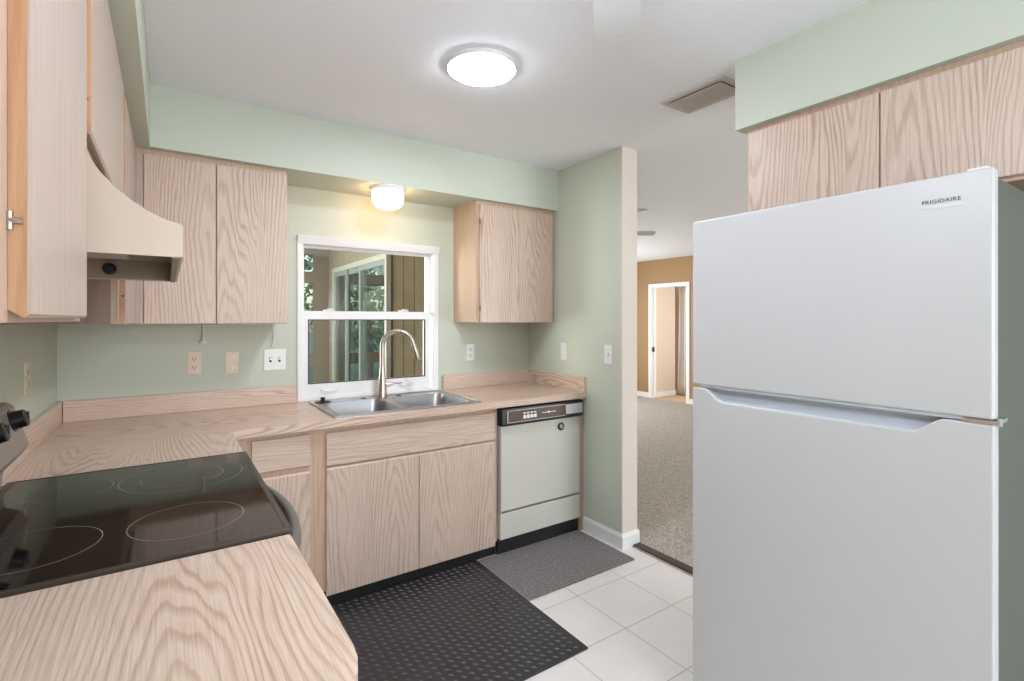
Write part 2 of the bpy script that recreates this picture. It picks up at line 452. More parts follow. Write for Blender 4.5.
for y in (2.48, 2.56, 2.64, 2.72, 2.80):
    obj('ring', MB().lathe([(.016, -.004), (.022, -.004), (.022, .004), (.016, .004), (.016, -.004)], (8.2, y, 2.0), 'Y', 16), 'white_plastic', ct)

# ------------------------------------------------------------------ the porch behind the kitchen window
PY = 4.3
struct('floor_porch', box(-1.6, .12, -.12, 4.2, PY, -.02), 'porch_floor')
struct('ceiling_porch', box(-1.6, .12, 2.45, 4.2, PY + .1, 2.53), 'beige_paint')
struct('wall_porch_side', box(-1.7, .0, -.1, -1.6, PY + .1, 2.53), 'panel')
ZA, ZB, ZC, ZD = .1, .745, .90, 1.90
holes = []
for xa, xb in ((-1.3, -.3), (-.1, .9), (1.1, 2.12), (2.62, 3.19), (3.3, 4.0)):
    holes += [(xa, ZA, xb, ZB), (xa, ZC, xb, ZD), (xa, 2.06, xb, 2.3)]
struct('wall_porch_far', MB().holed((-1.6, -.1, 4.2, 2.45), holes, PY, PY + .1, 'Y'), 'taupe', label='taupe porch wall of open framed windows')
# partition with a sliding glass door, seen end on
PX = 2.32
struct('wall_porch_partition', MB().box(PX, 1.95, 2.09, PX + .08, PY, 2.45).box(PX, 4.08, -.02, PX + .08, PY, 2.09), 'panel', label='grooved taupe wall above the sliding porch door')
struct('wall_porch_right', box(PX, 1.87, -.02, XP, 1.95, 2.45), 'panel', label='grooved taupe panelling right of the sliding porch door')
struct('trim_3', box(PX - .012, 1.86, -.02, PX + .012, 1.985, 2.45), 'bronze', label='dark brown corner post outside the kitchen window')
d2 = struct('door_2', MB().box(PX - .02, 1.97, 2.03, PX + .07, 4.08, 2.09).box(PX - .02, 4.02, -.02, PX + .07, 4.08, 2.03).box(PX - .02, 1.97, -.02, PX + .07, 2.02, 2.03).box(PX - .02, 1.97, -.02, PX + .07, 4.08, .02),
       'door_frame', label='pale framed sliding glass door of the porch')
def slider(name, y0, y1, x):
    f = obj(name, MB().holed((y0, .02, y1, 2.03), [(y0 + .05, .1, y1 - .05, 1.97)], x, x + .03, 'X'), 'blue_frame', d2)
    obj('pane', box(x + .012, y0 + .05, .1, x + .016, y1 - .05, 1.97), 'glass_green', f)
slider('sliding_panel', 2.02, 2.93, PX - .005); slider('sliding_panel', 2.85, 3.55, PX + .03); slider('sliding_panel', 3.45, 4.02, PX - .005)
# garden
struct('ground', box(-25, PY + .1, -.4, 40, 60, -.14), 'lawn', label='green lawn outside the porch')
def tree(x, y, h, r, label, seed):
    rnd = random.Random(seed)
    t = thing('garden_tree', (x, y, -.14), label, 'tree', 'trees outside the porch')
    obj('trunk', MB().tube([(x, y, -.14), (x + .05, y, h * .3), (x - .03, y + .05, h * .6)], [.14, .11, .06]), 'trunk', t, smooth=True)
    b = bmesh.new()
    for i in range(1500):
        d = Vector((rnd.gauss(0, 1), rnd.gauss(0, 1), rnd.gauss(0, 1))).normalized() * r * rnd.uniform(.45, 1) ** .6
        c = Vector((x, y, h * .62)) + Vector((d.x, d.y, d.z * (h * .42 / r)))
        u = Vector((rnd.gauss(0, 1), rnd.gauss(0, 1), rnd.gauss(0, 1))).normalized()
        v = u.cross(Vector((rnd.gauss(0, 1), rnd.gauss(0, 1), rnd.gauss(0, 1)))).normalized()
        s = rnd.uniform(.07, .15)
        b.faces.new([b.verts.new(c + u * s), b.verts.new(c + v * s * .5), b.verts.new(c - u * s), b.verts.new(c - v * s * .5)])
    m = MB(); m.bm.free(); m.bm = b
    obj('foliage', m, 'leaf', t)
tree(1.6, 9.0, 4.2, 1.5, 'leafy green tree seen through the left porch window', 1)
tree(4.6, 9.5, 3.0, 1.3, 'leafy green tree seen through the sliding porch door', 2)
tree(5.2, 15.5, 4.6, 1.8, 'leafy green tree standing farther back behind the porch door', 3)

# ------------------------------------------------------------------ kitchen window
W = struct('window_1', MB().holed((WX0, WZ0, WX1, WZ1), [(1.068, .94, 1.896, 1.835)], -.012, .11, 'Y'), 'white_paint',
           label='white single hung window above the sink', bevel=.002)
obj('head_trim', MB().prism([(-.034, 1.877), (0, 1.877), (0, 1.828), (-.013, 1.828)], WX0 - .001, WX1 + .004, 'X'), 'white_paint', W, bevel=.002)
us = obj('upper_sash', MB().holed((1.068, 1.41, 1.896, 1.835), [(1.085, 1.44, 1.866, 1.815)], .045, .075, 'Y'), 'white_paint', W, bevel=.002)
obj('pane', box(1.085, .058, 1.44, 1.866, .062, 1.815), 'glass', us)
ls = obj('lower_sash', MB().holed((1.068, .925, 1.872, 1.44), [(1.101, 1.016, 1.835, 1.387)], 0.0, .032, 'Y'), 'white_paint', W, bevel=.002)
obj('pane', box(1.101, .016, 1.016, 1.835, .02, 1.387), 'glass', ls)
obj('glazing_bead', MB().holed((1.097, 1.012, 1.839, 1.391), [(1.102, 1.017, 1.834, 1.386)], -.002, .014, 'Y'), 'black_matte', ls)
for x in (1.22, 1.69):
    obj('sash_lock', MB().box(x - .03, -.004, 1.44, x + .03, .03, 1.449).box(x - .01, -.012, 1.449, x + .02, .02, 1.456), 'white_plastic', ls, bevel=.002)
for x in (1.215, 1.70):
    pts = [(x - .05 + .1 * i / 12, -.016, .978 - .014 * math.sin(PI * i / 12)) for i in range(13)]
    obj('finger_lift', MB().tube(pts, .005, 8), 'white_plastic', ls, smooth=True)

# ------------------------------------------------------------------ cabinets
def wall_box(x0, y0, z0, x1, y1, z1): return box(x0, y0, z0, x1, y1, z1)
def hinge(parent, x, y, z, ax):
    m = MB().tube([(x, y, z - .018), (x, y, z + .018)], .0045, 10)
    if ax == 'x': m.box(x - .014, y - .0005, z - .012, x, y + .003, z + .012)
    else: m.box(x - .003, y, z - .012, x + .001, y + .012, z + .012)
    obj('hinge', m, 'hinge', parent)

FX = .306; DT = .016
def left_cab(label, y0, y1, z0, doors, depth_x=FX - DT):
    """cabinet on the left wall, doors face +x.  doors: list of (ya, yb)"""
    t = thing('wall_cabinet', (0, y0, z0), label, 'cabinet')
    t['group'] = 'wall cabinets'
    d = depth_x
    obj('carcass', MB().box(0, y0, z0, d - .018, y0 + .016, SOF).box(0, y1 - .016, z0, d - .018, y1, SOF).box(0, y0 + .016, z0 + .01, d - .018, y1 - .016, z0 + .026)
        .box(0, y0 + .016, SOF - .03, d - .018, y1 - .016, SOF), 'dark_side', t)
    hs = [(a + .03, z0 + .045, b - .03, Z1 - .03) for a, b in doors]
    obj('face_frame', MB().holed((y0, z0, y1, SOF), hs, d - .018, d, 'X'), 'frame_z', t)
    zf = z0; z0 = z0 + (.009 if z0 > 1.38 and z0 < 1.6 else 0)
    for a, b in doors:
        dr = obj('door', MB().prism([(d, z0 + .004), (FX - .004, z0 - .004), (FX, z0), (FX, Z1), (d, Z1)], a, b, 'Y'), 'oak_soft', t)
        obj('edge_band', MB().prism([(d + .001, z0 + .004), (FX - .0045, z0 - .004), (FX - .0015, z0), (FX - .0015, Z1), (d + .001, Z1)], a - .0015, a, 'Y'), 'raw_edge', dr)
        for hz in (z0 + (.092 if z0 < 1.6 else .06), Z1 - .09):
            hd = MB().tube([(d + .002, a - .003, hz - .009), (d + .002, a - .003, hz + .009)], .003, 8)
            hd.tube([(d + .002, a - .003, hz), (FX - .004, a - .003, hz)], .0035, 8)
            obj('hinge', hd, 'nickel', dr, smooth=True)
    return t
left_cab('tall pale oak wall cabinet nearest the camera, left of the range hood', -2.44, -1.91, 1.387, [(-2.41, -1.975)])
left_cab('short pale oak wall cabinet above the cream range hood', -1.905, -1.075, 1.735, [(-1.900, -1.085)])
left_cab('pale oak wall cabinet on the left wall beyond the range hood', -1.07, -.0, 1.376, [(-1.005, -.345)])
left_cab('pale oak wall cabinet beside the camera at the left edge of the view', -3.2, -2.445, 1.387, [(-3.16, -2.78)])

def back_cab(label, x0, x1, z0, splits, z1=Z1, yf=-.326, fin_left=None):
    t = thing('wall_cabinet', (x0, 0, z0), label, 'cabinet'); t['group'] = 'wall cabinets'
    yb = yf + DT
    obj('carcass', MB().box(x0, yb + .018, z0, x0 + .016, -.001, SOF).box(x1 - .016, yb + .018, z0, x1, -.001, SOF).box(x0 + .016, yb + .018, z0 + .01, x1 - .016, -.001, z0 + .026)
        .box(x0 + .016, yb + .018, SOF - .03, x1 - .016, -.001, SOF), 'frame_z' if not fin_left else fin_left, t)
    hs = [(a + .025, z0 + .045, b - .025, z1 - .03) for a, b in splits]
    obj('face_frame', MB().holed((x0, z0, x1, SOF), hs, yb, yb + .018, 'Y'), 'frame_z', t)
    for i, (a, b) in enumerate(splits):
        dr = obj('door', MB().prism([(yb, z0 + .004), (yf + .004, z0 - .003), (yf, z0), (yf, z1), (yb, z1)], a, b, 'X'), 'oak_z', t, bevel=.0008, seg=1)
    return t
t = back_cab('pale oak two door wall cabinet on the back wall left of the window', .2905, .925, Z0, [(.333, .6095), (.6145, .925)])
obj('filler_strip', box(.2905, -.322, Z0, .3305, -.3105, Z1), 'oak_soft', t)
M['oak_warm'] = oak('warm_oak_side', 'Z', light=(208, 184, 162), dark=(182, 152, 128), period=.5, freq=50, contrast=.7)
t = back_cab('pale oak two door wall cabinet right of the window in the corner', 2.05, 2.685, Z0, [(2.07, 2.372), (2.374, 2.66)], fin_left='oak_warm')
for hz in (Z0 + .09, Z1 - .11):
    obj('hinge', MB().tube([(2.068, -.328, hz - .018), (2.068, -.328, hz + .018)], .004, 8), 'hinge', t)
# cabinet above the refrigerator, doors face -x
t = thing('wall_cabinet', (XR, -2.42, 1.775), 'pale oak two door wall cabinet above the white refrigerator', 'cabinet'); t['group'] = 'wall cabinets'
CFX = 2.34
obj('carcass', MB().box(CFX + .034, -1.972, 1.775, XR, -1.956, SOF).box(CFX + .034, -2.90, 1.775, XR, -2.884, SOF).box(CFX + .034, -2.884, 1.785, XR, -1.972, 1.80).box(CFX + .034, -2.884, 2.12, XR, -1.972, SOF), 'frame_z', t)
obj('face_frame', MB().holed((-2.90, 1.775, -1.956, SOF), [(-2.86, 1.82, -2.45, 2.09), (-2.39, 1.82, -1.99, 2.09)], CFX + .016, CFX + .034, 'X'), 'frame_z', t)
for a, b in ((-2.418, -1.973), (-2.88, -2.422)):
    obj('door', MB().prism([(CFX + .016, 1.794), (CFX + .004, 1.786), (CFX, 1.79), (CFX, 2.133), (CFX + .016, 2.133)], a, b, 'Y'), 'oak_z', t, bevel=.0008, seg=1)

# base cabinets on the back wall
BF = -.62; BF2 = -.603
def base_back(label, x0, x1, fronts, doors):
    t = thing('base_cabinet', (x0, 0, 0), label, 'cabinet'); t['group'] = 'base cabinets'
    obj('carcass', MB().box(x0, BF2 + .018, .09, x0 + .016, -.01, .873).box(x1 - .016, BF2 + .018, .09, x1, -.01, .873).box(x0 + .016, BF2 + .018, .09, x1 - .016, -.01, .106), 'frame_z', t)
    hs = [(a + .02, z0 + .02, b - .02, z1 - .02) for a, b, z0, z1 in fronts + doors]
    obj('face_frame', MB().holed((x0, .085, x1, .873), hs, BF2, BF2 + .018, 'Y'), 'frame_z', t)
    for a, b, z0, z1 in fronts:
        obj('drawer', MB().prism([(BF2, z0 - .008), (BF + .005, z0 - .006), (BF, z0), (BF, z1), (BF + .004, z1 + .003), (BF2, z1 + .003)], a, b, 'X'), 'oak_x', t, bevel=.001, seg=1)
    for a, b, z0, z1 in doors:
        obj('door', MB().prism([(BF2, z0), (BF, z0), (BF, z1), (BF + .006, z1 + .007), (BF2, z1 + .007)], a, b, 'X'), 'oak_z', t, bevel=.001, seg=1)
    obj('toe_board', box(x0, -.578, 0, x1, -.563, .09), 'black_matte', t)
    return t
base_back('narrow pale oak base cabinet with drawer in the corner by the range', .655, 1.015, [(.727, .972, .708, .848)], [(.727, .972, .07, .672)])
base_back('wide pale oak sink base cabinet with two doors under the sink', 1.015, 2.02, [(1.046, 1.998, .692, .844)], [(1.046, 1.5185, .07, .672), (1.5225, 1.998, .07, .672)])
t = thing('end_panel', (2.67, 0, 0), 'pale oak end panel between the dishwasher and the green partition wall', 'cabinet panel')
obj('panel', MB().box(2.66, -.615, 0, 2.692, -.01, .873), 'frame_z', t, bevel=.001)
obj('toe_block', MB().box(2.655, -.600, 0, 2.658, -.50, .09), 'frame_z', t)

# base cabinets on the left wall (front faces +x)
def base_left(label, y0, y1, doors):
    t = thing('base_cabinet', (0, y0, 0), label, 'cabinet'); t['group'] = 'base cabinets'
    obj('carcass', MB().box(.01, y0, .09, .585, y0 + .016, .873).box(.01, y1 - .016, .09, .585, y1, .873).box(.01, y0 + .016, .09, .585, y1 - .016, .106), 'frame_z', t)
    hs = []
    for a, b in doors: hs += [(a + .02, .12, b - .02, .65), (a + .02, .72, b - .02, .83)]
    obj('face_frame', MB().holed((y0, .085, y1, .873), hs, .585, .603, 'X'), 'frame_z', t)
    for a, b in doors:
        obj('drawer', MB().prism([(.603, .702), (.62, .708), (.62, .845), (.603, .848)], a, b, 'Y'), 'oak_z', t, bevel=.001, seg=1)
        obj('door', MB().prism([(.603, .07), (.62, .07), (.62, .672), (.603, .679)], a, b, 'Y'), 'oak_z', t, bevel=.001, seg=1)
    obj('toe_board', box(.53, y0, 0, .545, y1, .09), 'black_matte', t)
base_left('pale oak base cabinet between the range and the back corner', -1.085, -.62, [(-1.07, -.70)])
base_left('pale oak base cabinet nearest the camera, right before the range', -2.50, -1.905, [(-2.48, -2.205), (-2.195, -1.93)])

# ------------------------------------------------------------------ countertops
def round_poly(pts, radii, n=8):
    out = []
    N = len(pts)
    for i, p in enumerate(pts):
        r = radii[i]
        if r <= 0: out.append(p); continue
        a = Vector(pts[i-1]) - Vector(p); b = Vector(pts[(i+1) % N]) - Vector(p)
        a.normalize(); b.normalize()
        ang = a.angle(b); d = r / math.tan(ang / 2)
        c = Vector(p) + (a + b).normalized() * (r / math.sin(ang / 2))
        s = Vector(p) + a * d; e = Vector(p) + b * d
        a0 = math.atan2(s.y - c.y, s.x - c.x); a1 = math.atan2(e.y - c.y, e.x - c.x)
        da = (a1 - a0 + PI) % (2 * PI) - PI
        for k in range(n + 1):
            t = a0 + da * k / n
            out.append((c.x + r * math.cos(t), c.y + r * math.sin(t)))
    return out
CE = -.646; CX = .646
t = thing('countertop', (0, 0, .876), 'long pale oak laminate countertop running from the range round to the dishwasher', 'countertop')
SB = [(1.125, -.585, 1.49, -.125), (1.515, -.585, 1.875, -.125)]
obj('worktop', MB().holed((0.0, CE, XP, 0), [(1.1, -.60, 1.885, -.10)], .876, CT, 'Z'), 'top_x', t)
obj('worktop_return', MB().prism(round_poly([(0, CE), (CX, CE), (CX, -1.087), (.0, -1.087)], [0, 0, .008, .0]), .876, CT, 'Z'), 'top_y', t)
obj('backsplash', MB().box(.022, -.02, CT, WX0 - .004, 0, 1.014), 'top_x', t, bevel=.003)
obj('backsplash', MB().box(0, -1.087, CT, .02, 0, 1.014), 'top_y', t, bevel=.003)
obj('backsplash', MB().box(1.962, -.02, CT, XP, 0, 1.012), 'top_x', t, bevel=.003)
obj('backsplash', MB().box(XP - .02, -.64, CT, XP, -.021, 1.012), 'top_y', t, bevel=.003)
t2 = thing('countertop', (0, -1.91, .876), 'pale oak laminate countertop nearest the camera, in front of the range', 'countertop')
obj('worktop', MB().prism(round_poly([(0, -1.897), (CX, -1.897), (CX, -2.50), (0, -2.50)], [0, .006, .14, 0]), .876, CT, 'Z'), 'top_y', t2, bevel=.002)
obj('backsplash', MB().box(0, -2.52, CT, .02, -1.897, 1.014), 'top_y', t2, bevel=.003)

# ------------------------------------------------------------------ sink
def bowl(m, x0, y0, x1, y1, zt, depth, r=.05):
    b = m.bm; rings = []
    for (ins, z, rr) in ((0, zt, r), (.004, zt - .012, r), (.012, zt - depth * .6, r), (.022, zt - depth + .02, r), (.045, zt - depth, r * .8)):
        P = round_poly([(x0 + ins, y0 + ins), (x1 - ins, y0 + ins), (x1 - ins, y1 - ins), (x0 + ins, y1 - ins)], [rr] * 4, 8)
        rings.append([b.verts.new((p[0], p[1], z)) for p in P])
    n = len(rings[0])
    for A, B in zip(rings, rings[1:]):
        for i in range(n): b.faces.new((A[i], A[(i+1) % n], B[(i+1) % n], B[i]))
    b.faces.new(rings[-1])
    return rings[0]
t = thing('kitchen_sink', (1.49, -.35, CT), 'double bowl stainless steel sink set in the countertop under the window', 'sink')
bw = [(1.128, -.575, 1.468, -.165), (1.528, -.575, 1.868, -.165)]
def deck():
    m = MB(); b = m.bm
    # deck plate split down the middle: each half is a ring round its bowl
    for (x0, x1), (bx0, by0, bx1, by1) in (((1.085, 1.498), bw[0]), ((1.498, 1.905), bw[1])):
        inner = round_poly([(bx0, by0), (bx1, by0), (bx1, by1), (bx0, by1)], [.05] * 4, 8)
        y0, y1 = -.618, -.083
        cx, cy = (bx0 + bx1) / 2, (by0 + by1) / 2
        ov = []; iv = []
        for (px, py) in inner:
            dx, dy = px - cx, py - cy
            hx = (bx1 - bx0) / 2; hy = (by1 - by0) / 2
            k = max(abs(dx) / hx, abs(dy) / hy)
            ux, uy = dx / k / hx, dy / k / hy       # on the unit square
            ox = x0 + (x1 - x0) * (ux + 1) / 2; oy = y0 + (y1 - y0) * (uy + 1) / 2
            ov.append(b.verts.new((ox, oy, CT + .006))); iv.append(b.verts.new((px, py, CT + .005)))
        n = len(inner)
        for i in range(n): b.faces.new((ov[i], ov[(i+1) % n], iv[(i+1) % n], iv[i]))
        sk = [b.verts.new((v.co.x, v.co.y, CT)) for v in ov]
        for i in range(n):
            if abs(ov[i].co.x - 1.498) < 1e-4 and abs(ov[(i+1) % n].co.x - 1.498) < 1e-4: continue
            b.faces.new((ov[i], sk[i], sk[(i+1) % n], ov[(i+1) % n]))
    bmesh.ops.remove_doubles(b, verts=b.verts, dist=.0004)
    return m
# square deck corners need points: add them by rounding outline
obj('deck', deck(), 'steel', t, smooth=True)
for q in bw:
    m = MB(); bowl(m, *q, CT + .005, .17)
    bo = obj('bowl', m, 'steel', t, smooth=True)
    cx, cy = (q[0] + q[2]) / 2, (q[1] + q[3]) / 2
    obj('drain', MB().lathe([(0, -.001), (.02, 0), (.038, .004), (.044, .003), (.044, 0)], (cx, cy, CT + .005 - .17), 'Z', 24), 'chrome', bo, smooth=True)
rim = MB().tube([(1.087, -.616, CT + .006), (1.903, -.616, CT + .006)], .004, 8).tube([(1.087, -.085, CT + .006), (1.903, -.085, CT + .006)], .004, 8) \
    .tube([(1.087, -.616, CT + .006), (1.087, -.085, CT + .006)], .004, 8).tube([(1.903, -.616, CT + .006), (1.903, -.085, CT + .006)], .004, 8)
obj('rim', rim, 'steel', t, smooth=True)
for x in (1.385, 1.605):
    obj('hole_cover', MB().lathe([(0, .004), (.016, .003), (.018, 0)], (x, -.122, CT + .006), 'Z', 20), 'black', t, smooth=True)
st = thing('sink_stopper', (1.15, -.125, CT + .006), 'black rubber sink stopper lying at the left rear corner of the sink', 'stopper')
obj('stopper_disc', MB().lathe([(0, .008), (.036, .007), (.045, .003), (.045, 0), (0, 0)], (1.15, -.125, CT + .006), 'Z', 28), 'black', st, smooth=True)
obj('stopper_knob', MB().lathe([(.017, .006), (.012, .012), (.011, .018), (.017, .024), (.012, .027), (0, .027)], (1.15, -.125, CT + .006), 'Z', 20), 'black', st, smooth=True)

# ------------------------------------------------------------------ faucet
t = thing('kitchen_faucet', (1.5, -.122, CT + .006), 'tall brushed nickel gooseneck faucet at the back of the sink', 'faucet')
FY = -.122; fx = 1.5; zb = CT + .0065
obj('body', MB().lathe([(.0, 0), (.029, 0), (.029, .006), (.027, .02), (.023, .09), (.018, .15), (.0145, .185), (0, .185)], (fx, FY, zb), 'Z', 28), 'nickel', t, smooth=True)
dirv = Vector((.9, -.43, 0)).normalized()
R = .094; ztop = 1.318 - R
pts = [(fx, FY, zb + .17), (fx, FY, ztop - .06)]
for i in range(0, 41):
    a = PI * i / 40
    if a > PI * .93: break
    pts.append(Vector((fx, FY, ztop)) + dirv * (R - R * math.cos(a)) + Vector((0, 0, R * math.sin(a))))
obj('spout', MB().tube(pts, .0145, 16), 'nickel', t, smooth=True)
e = Vector(pts[-1]); dd = (Vector(pts[-1]) - Vector(pts[-2])).normalized()
hd = obj('spray_head', MB().tube([e - dd * .002, e + dd * .01, e + dd * .03, e + dd * .105, e + dd * .112], [.0145, .016, .0175, .020, .016], 18), 'nickel', t, smooth=True)
q = e + dd * .045 - dirv * .016
obj('spray_button', MB().tube([q - dd * .02, q + dd * .025], .005, 10), 'black', hd, smooth=True)
hv = Vector((.93, -.36, 0)).normalized(); b0 = Vector((fx, FY, zb + .075))
lv = obj('lever', MB().tube([b0 + hv * .01, b0 + hv * .04, b0 + hv * .052], [.014, .014, .012], 16)
    .tube([b0 + hv * .045, b0 + hv * .075 + Vector((0, 0, .006)), b0 + hv * .12 + Vector((0, 0, .008))], [.008, .006, .005], 12), 'nickel', t, smooth=True)

# ------------------------------------------------------------------ dishwasher
t = thing('dishwasher', (2.33, -.3, 0), 'almond built in dishwasher with brown control strip under the right end of the countertop', 'dishwasher')
x0, x1 = 2.026, 2.65
obj('tub', box(x0 + .01, -.585, .1, x1 - .01, -.03, .865), 'black_matte', t)
dp = obj('door_panel', MB().box(x0, -.632, .262, x1 - .004, -.59, .762), 'appliance', t, bevel=.003)
obj('trim_strip', MB().box(x0 - .001, -.635, .255, x0 + .008, -.59, .766), 'silver', dp)
obj('trim_strip', MB().box(x1 - .012, -.635, .255, x1 - .003, -.59, .766), 'silver', dp)
obj('lower_panel', MB().box(x0, -.632, .098, x1 - .004, -.59, .25), 'appliance', t, bevel=.003)
obj('toe_kick', box(x0, -.605, 0, x1, -.590, .092), 'black_matte', t)
cp = obj('control_panel', MB().prism([(-.59, .766), (-.652, .766), (-.66, .776), (-.655, .866), (-.645, .869), (-.59, .869)], x0 - .004, x1, 'X'), 'black', t, bevel=.003)
# inlay on the sloping front
def on_panel(xa, xb, za, zb_, d):
    f = lambda z: -.66 + .005 * (z - .776) / .09
    return MB().prism([(f(za) - d, za), (f(zb_) - d, zb_), (f(zb_) + .003, zb_), (f(za) + .003, za)], xa, xb, 'X')
obj('brown_inlay', on_panel(x0 + .035, x0 + .47, .789, .851, .0012), 'brown_panel', cp)
obj('inlay_frame', MB().box(x0 + .028, -.663, .785, x0 + .035, -.652, .855).box(x0 + .028, -.663, .784, x0 + .47, -.655, .787).box(x0 + .028, -.6605, .852, x0 + .47, -.652, .855), 'silver', cp)
obj('latch_handle', on_panel(x0 + .475, x0 + .615, .790, .852, .004), 'silver', cp, bevel=.002)
for i in range(4):
    obj('push_button', on_panel(x0 + .145 + i * .026, x0 + .165 + i * .026, .800, .820, .004), 'white_plastic', cp)
mk = MB()
for i in range(4): mk.box(x0 + .146 + i * .026, -.6615, .828, x0 + .162 + i * .026, -.655, .836)
obj('button_marks', mk, 'white_plastic', cp); mk = MB()
for i in range(5):
    mk.box(x0 + .285 + i * .009, -.6625, .818, x0 + .291 + i * .009, -.655, .823)
    mk.box(x0 + .350 + i * .009, -.6625, .818, x0 + .356 + i * .009, -.655, .823)
mk.lathe([(0, -.0026), (.007, -.0026), (.007, .002)], (x0 + .338, -.659, .8205), 'Y', 16)
obj('center_emblem', mk, 'white_plastic', cp)
kb = obj('round_magnet', MB().lathe([(0, -.010), (.020, -.010), (.024, -.008), (.024, 0)], (2.482, -.632, .712), 'Y', 32), 'black', dp, smooth=True)
obj('magnet_face', MB().lathe([(0, -.0125), (.015, -.0125), (.017, -.0105), (.017, -.009)], (2.482, -.632, .712), 'Y', 32), 'chrome', kb, smooth=True)

# ------------------------------------------------------------------ range
RY0, RY1 = -1.892, -1.092
t = thing('electric_range', (.3, -1.49, 0), 'black glass top electric range between the two countertops, below the hood', 'stove')
obj('body', MB().box(.02, RY0, .03, .60, RY1, .895), 'range_side', t, bevel=.003)
gt = obj('cooktop', MB().prism(round_poly([(.05, RY0 + .003), (.643, RY0 + .003), (.643, RY1 - .003), (.05, RY1 - .003)], [.01] * 4, 4), .905, .922, 'Z'), 'ceramic', t, bevel=.002)
obj('cooktop_rim', MB().holed((.04, RY0 - .001, .651, RY1 + .001), [(.06, RY0 + .007, .636, RY1 - .007)], .895, .9232, 'Z'), 'range_trim', t, bevel=.002)
def ringm(x, y, r, a0=0, a1=2 * PI, w=.0016):
    m = MB(); b = m.bm; n = 64; I = []; O = []
    for i in range(n + 1):
        a = a0 + (a1 - a0) * i / n
        I.append(b.verts.new((x + (r - w) * math.cos(a), y + (r - w) * math.sin(a), .92235)))
        O.append(b.verts.new((x + r * math.cos(a), y + r * math.sin(a), .92235)))
    for i in range(n): b.faces.new((I[i], O[i], O[i+1], I[i+1]))
    return m
obj('burner_ring', ringm(.46, -1.30, .155), 'ring', gt); obj('burner_ring', ringm(.46, -1.30, .105), 'ring', gt)
obj('burner_ring', ringm(.46, -1.70, .115), 'ring', gt)
obj('burner_ring', ringm(.20, -1.28, .095), 'ring', gt)
obj('burner_ring', ringm(.19, -1.70, .115), 'ring', gt)
# slanted backguard along the wall
prof = [(.005, .9235), (.034, .9235), (.040, .985), (.072, 1.0), (.091, 1.03), (.060, 1.142), (.045, 1.156), (.005, 1.156)]
bg = obj('backguard', MB().prism(prof, RY0, RY1 - .02, 'Y'), 'range_side', t, bevel=.004)
nv = Vector((.098, 0, .025)).normalized()
def knob(y, z):
    x = .082 - (z - 1.035) * .033 / .13
    c = Vector((x, y, z))
    k = obj('control_knob', MB().tube([c - nv * .002, c + nv * .008, c + nv * .0085, c + nv * .034, c + nv * .038], [.031, .031, .026, .024, .018], 24), 'black', bg, smooth=True)
    tz = Vector((0, 0, 1)); g = MB().tube([c + nv * .036 - tz * .016, c + nv * .036 + tz * .016], .005, 8)
    obj('knob_grip', g, 'black', k, smooth=True)
for y in (-1.185, -1.40, -1.64, -1.80): knob(y, 1.110)
obj('control_display', MB().prism([(.0865, 1.046), (.0895, 1.047), (.0725, 1.116), (.069, 1.115)], -1.56, -1.45, 'Y'), 'black', bg)
od = obj('oven_door', MB().box(.603, RY0 + .004, .20, .648, RY1 - .004, .86), 'black', t, bevel=.006)
obj('oven_window', MB().box(.648, RY0 + .12, .32, .650, RY1 - .12, .66), 'ceramic', od)
hp = []
for i in range(25):
    s = i / 24; y = RY0 + .03 + (RY1 - RY0 - .06) * s
    hp.append((.645 + .070 * max(0, math.sin(PI * s)) ** .8, y, .825))
obj('door_handle', MB().tube(hp, .0155, 14), 'handle_metal', od, smooth=True)
obj('front_rail', MB().box(.603, RY0 + .002, .865, .655, RY1 - .002, .894), 'black', t, bevel=.004)
obj('storage_drawer', MB().box(.603, RY0 + .004, .05, .64, RY1 - .004, .19), 'black', t, bevel=.006)
for x in (.08, .54):
    for y in (RY0 + .06, RY1 - .06):
        obj('foot', MB().lathe([(0, 0), (.02, 0), (.02, .03), (0, .03)], (x, y, 0), 'Z', 16), 'black', t)

# ------------------------------------------------------------------ hood
t = thing('range_hood', (0, -1.49, 1.513), 'cream enamelled range hood under the short wall cabinet above the range', 'range hood')
HY0, HY1 = -1.892, -1.088
hprof = [(.446, 1.515), (.446, 1.580), (.42, 1.587), (.392, 1.600), (.365, 1.618), (.339, 1.640), (.315, 1.668), (.298, 1.696), (.288, 1.7335), (.0, 1.7335), (.0, 1.515)]
def hoodshell():
    m = MB()
    m.prism(hprof, HY0, HY0 + .008, 'Y').prism(hprof, HY1 - .008, HY1, 'Y')
    # front and top skin
    b = m.bm
    top = hprof[:10]; inn = [(max(x - .006, 0), z - .006) for x, z in top]; inn[0] = (.440, 1.515)
    O0 = [b.verts.new((x, HY0 + .008, z)) for x, z in top]; O1 = [b.verts.new((x, HY1 - .008, z)) for x, z in top]
    I0 = [b.verts.new((x, HY0 + .008, z)) for x, z in inn]; I1 = [b.verts.new((x, HY1 - .008, z)) for x, z in inn]
    for i in range(len(top) - 1):
        b.faces.new((O0[i], O0[i+1], O1[i+1], O1[i])); b.faces.new((I0[i], I1[i], I1[i+1], I0[i+1]))
    b.faces.new((O0[0], O1[0], I1[0], I0[0]))
    m.box(0, HY0 + .008, 1.515, .006, HY1 - .008, 1.73)
    return m
obj('shell', hoodshell(), 'hood_paint', t)
inr = obj('inner_panel', MB().box(.008, HY1 - .013, 1.519, .436, HY1 - .0085, 1.576).box(.008, HY0 + .0085, 1.519, .436, HY0 + .013, 1.576).box(.008, HY0 + .013, 1.574, .436, HY1 - .013, 1.577)
    .box(.4335, HY0 + .013, 1.519, .4375, HY1 - .013, 1.576), 'hood_inner', t)
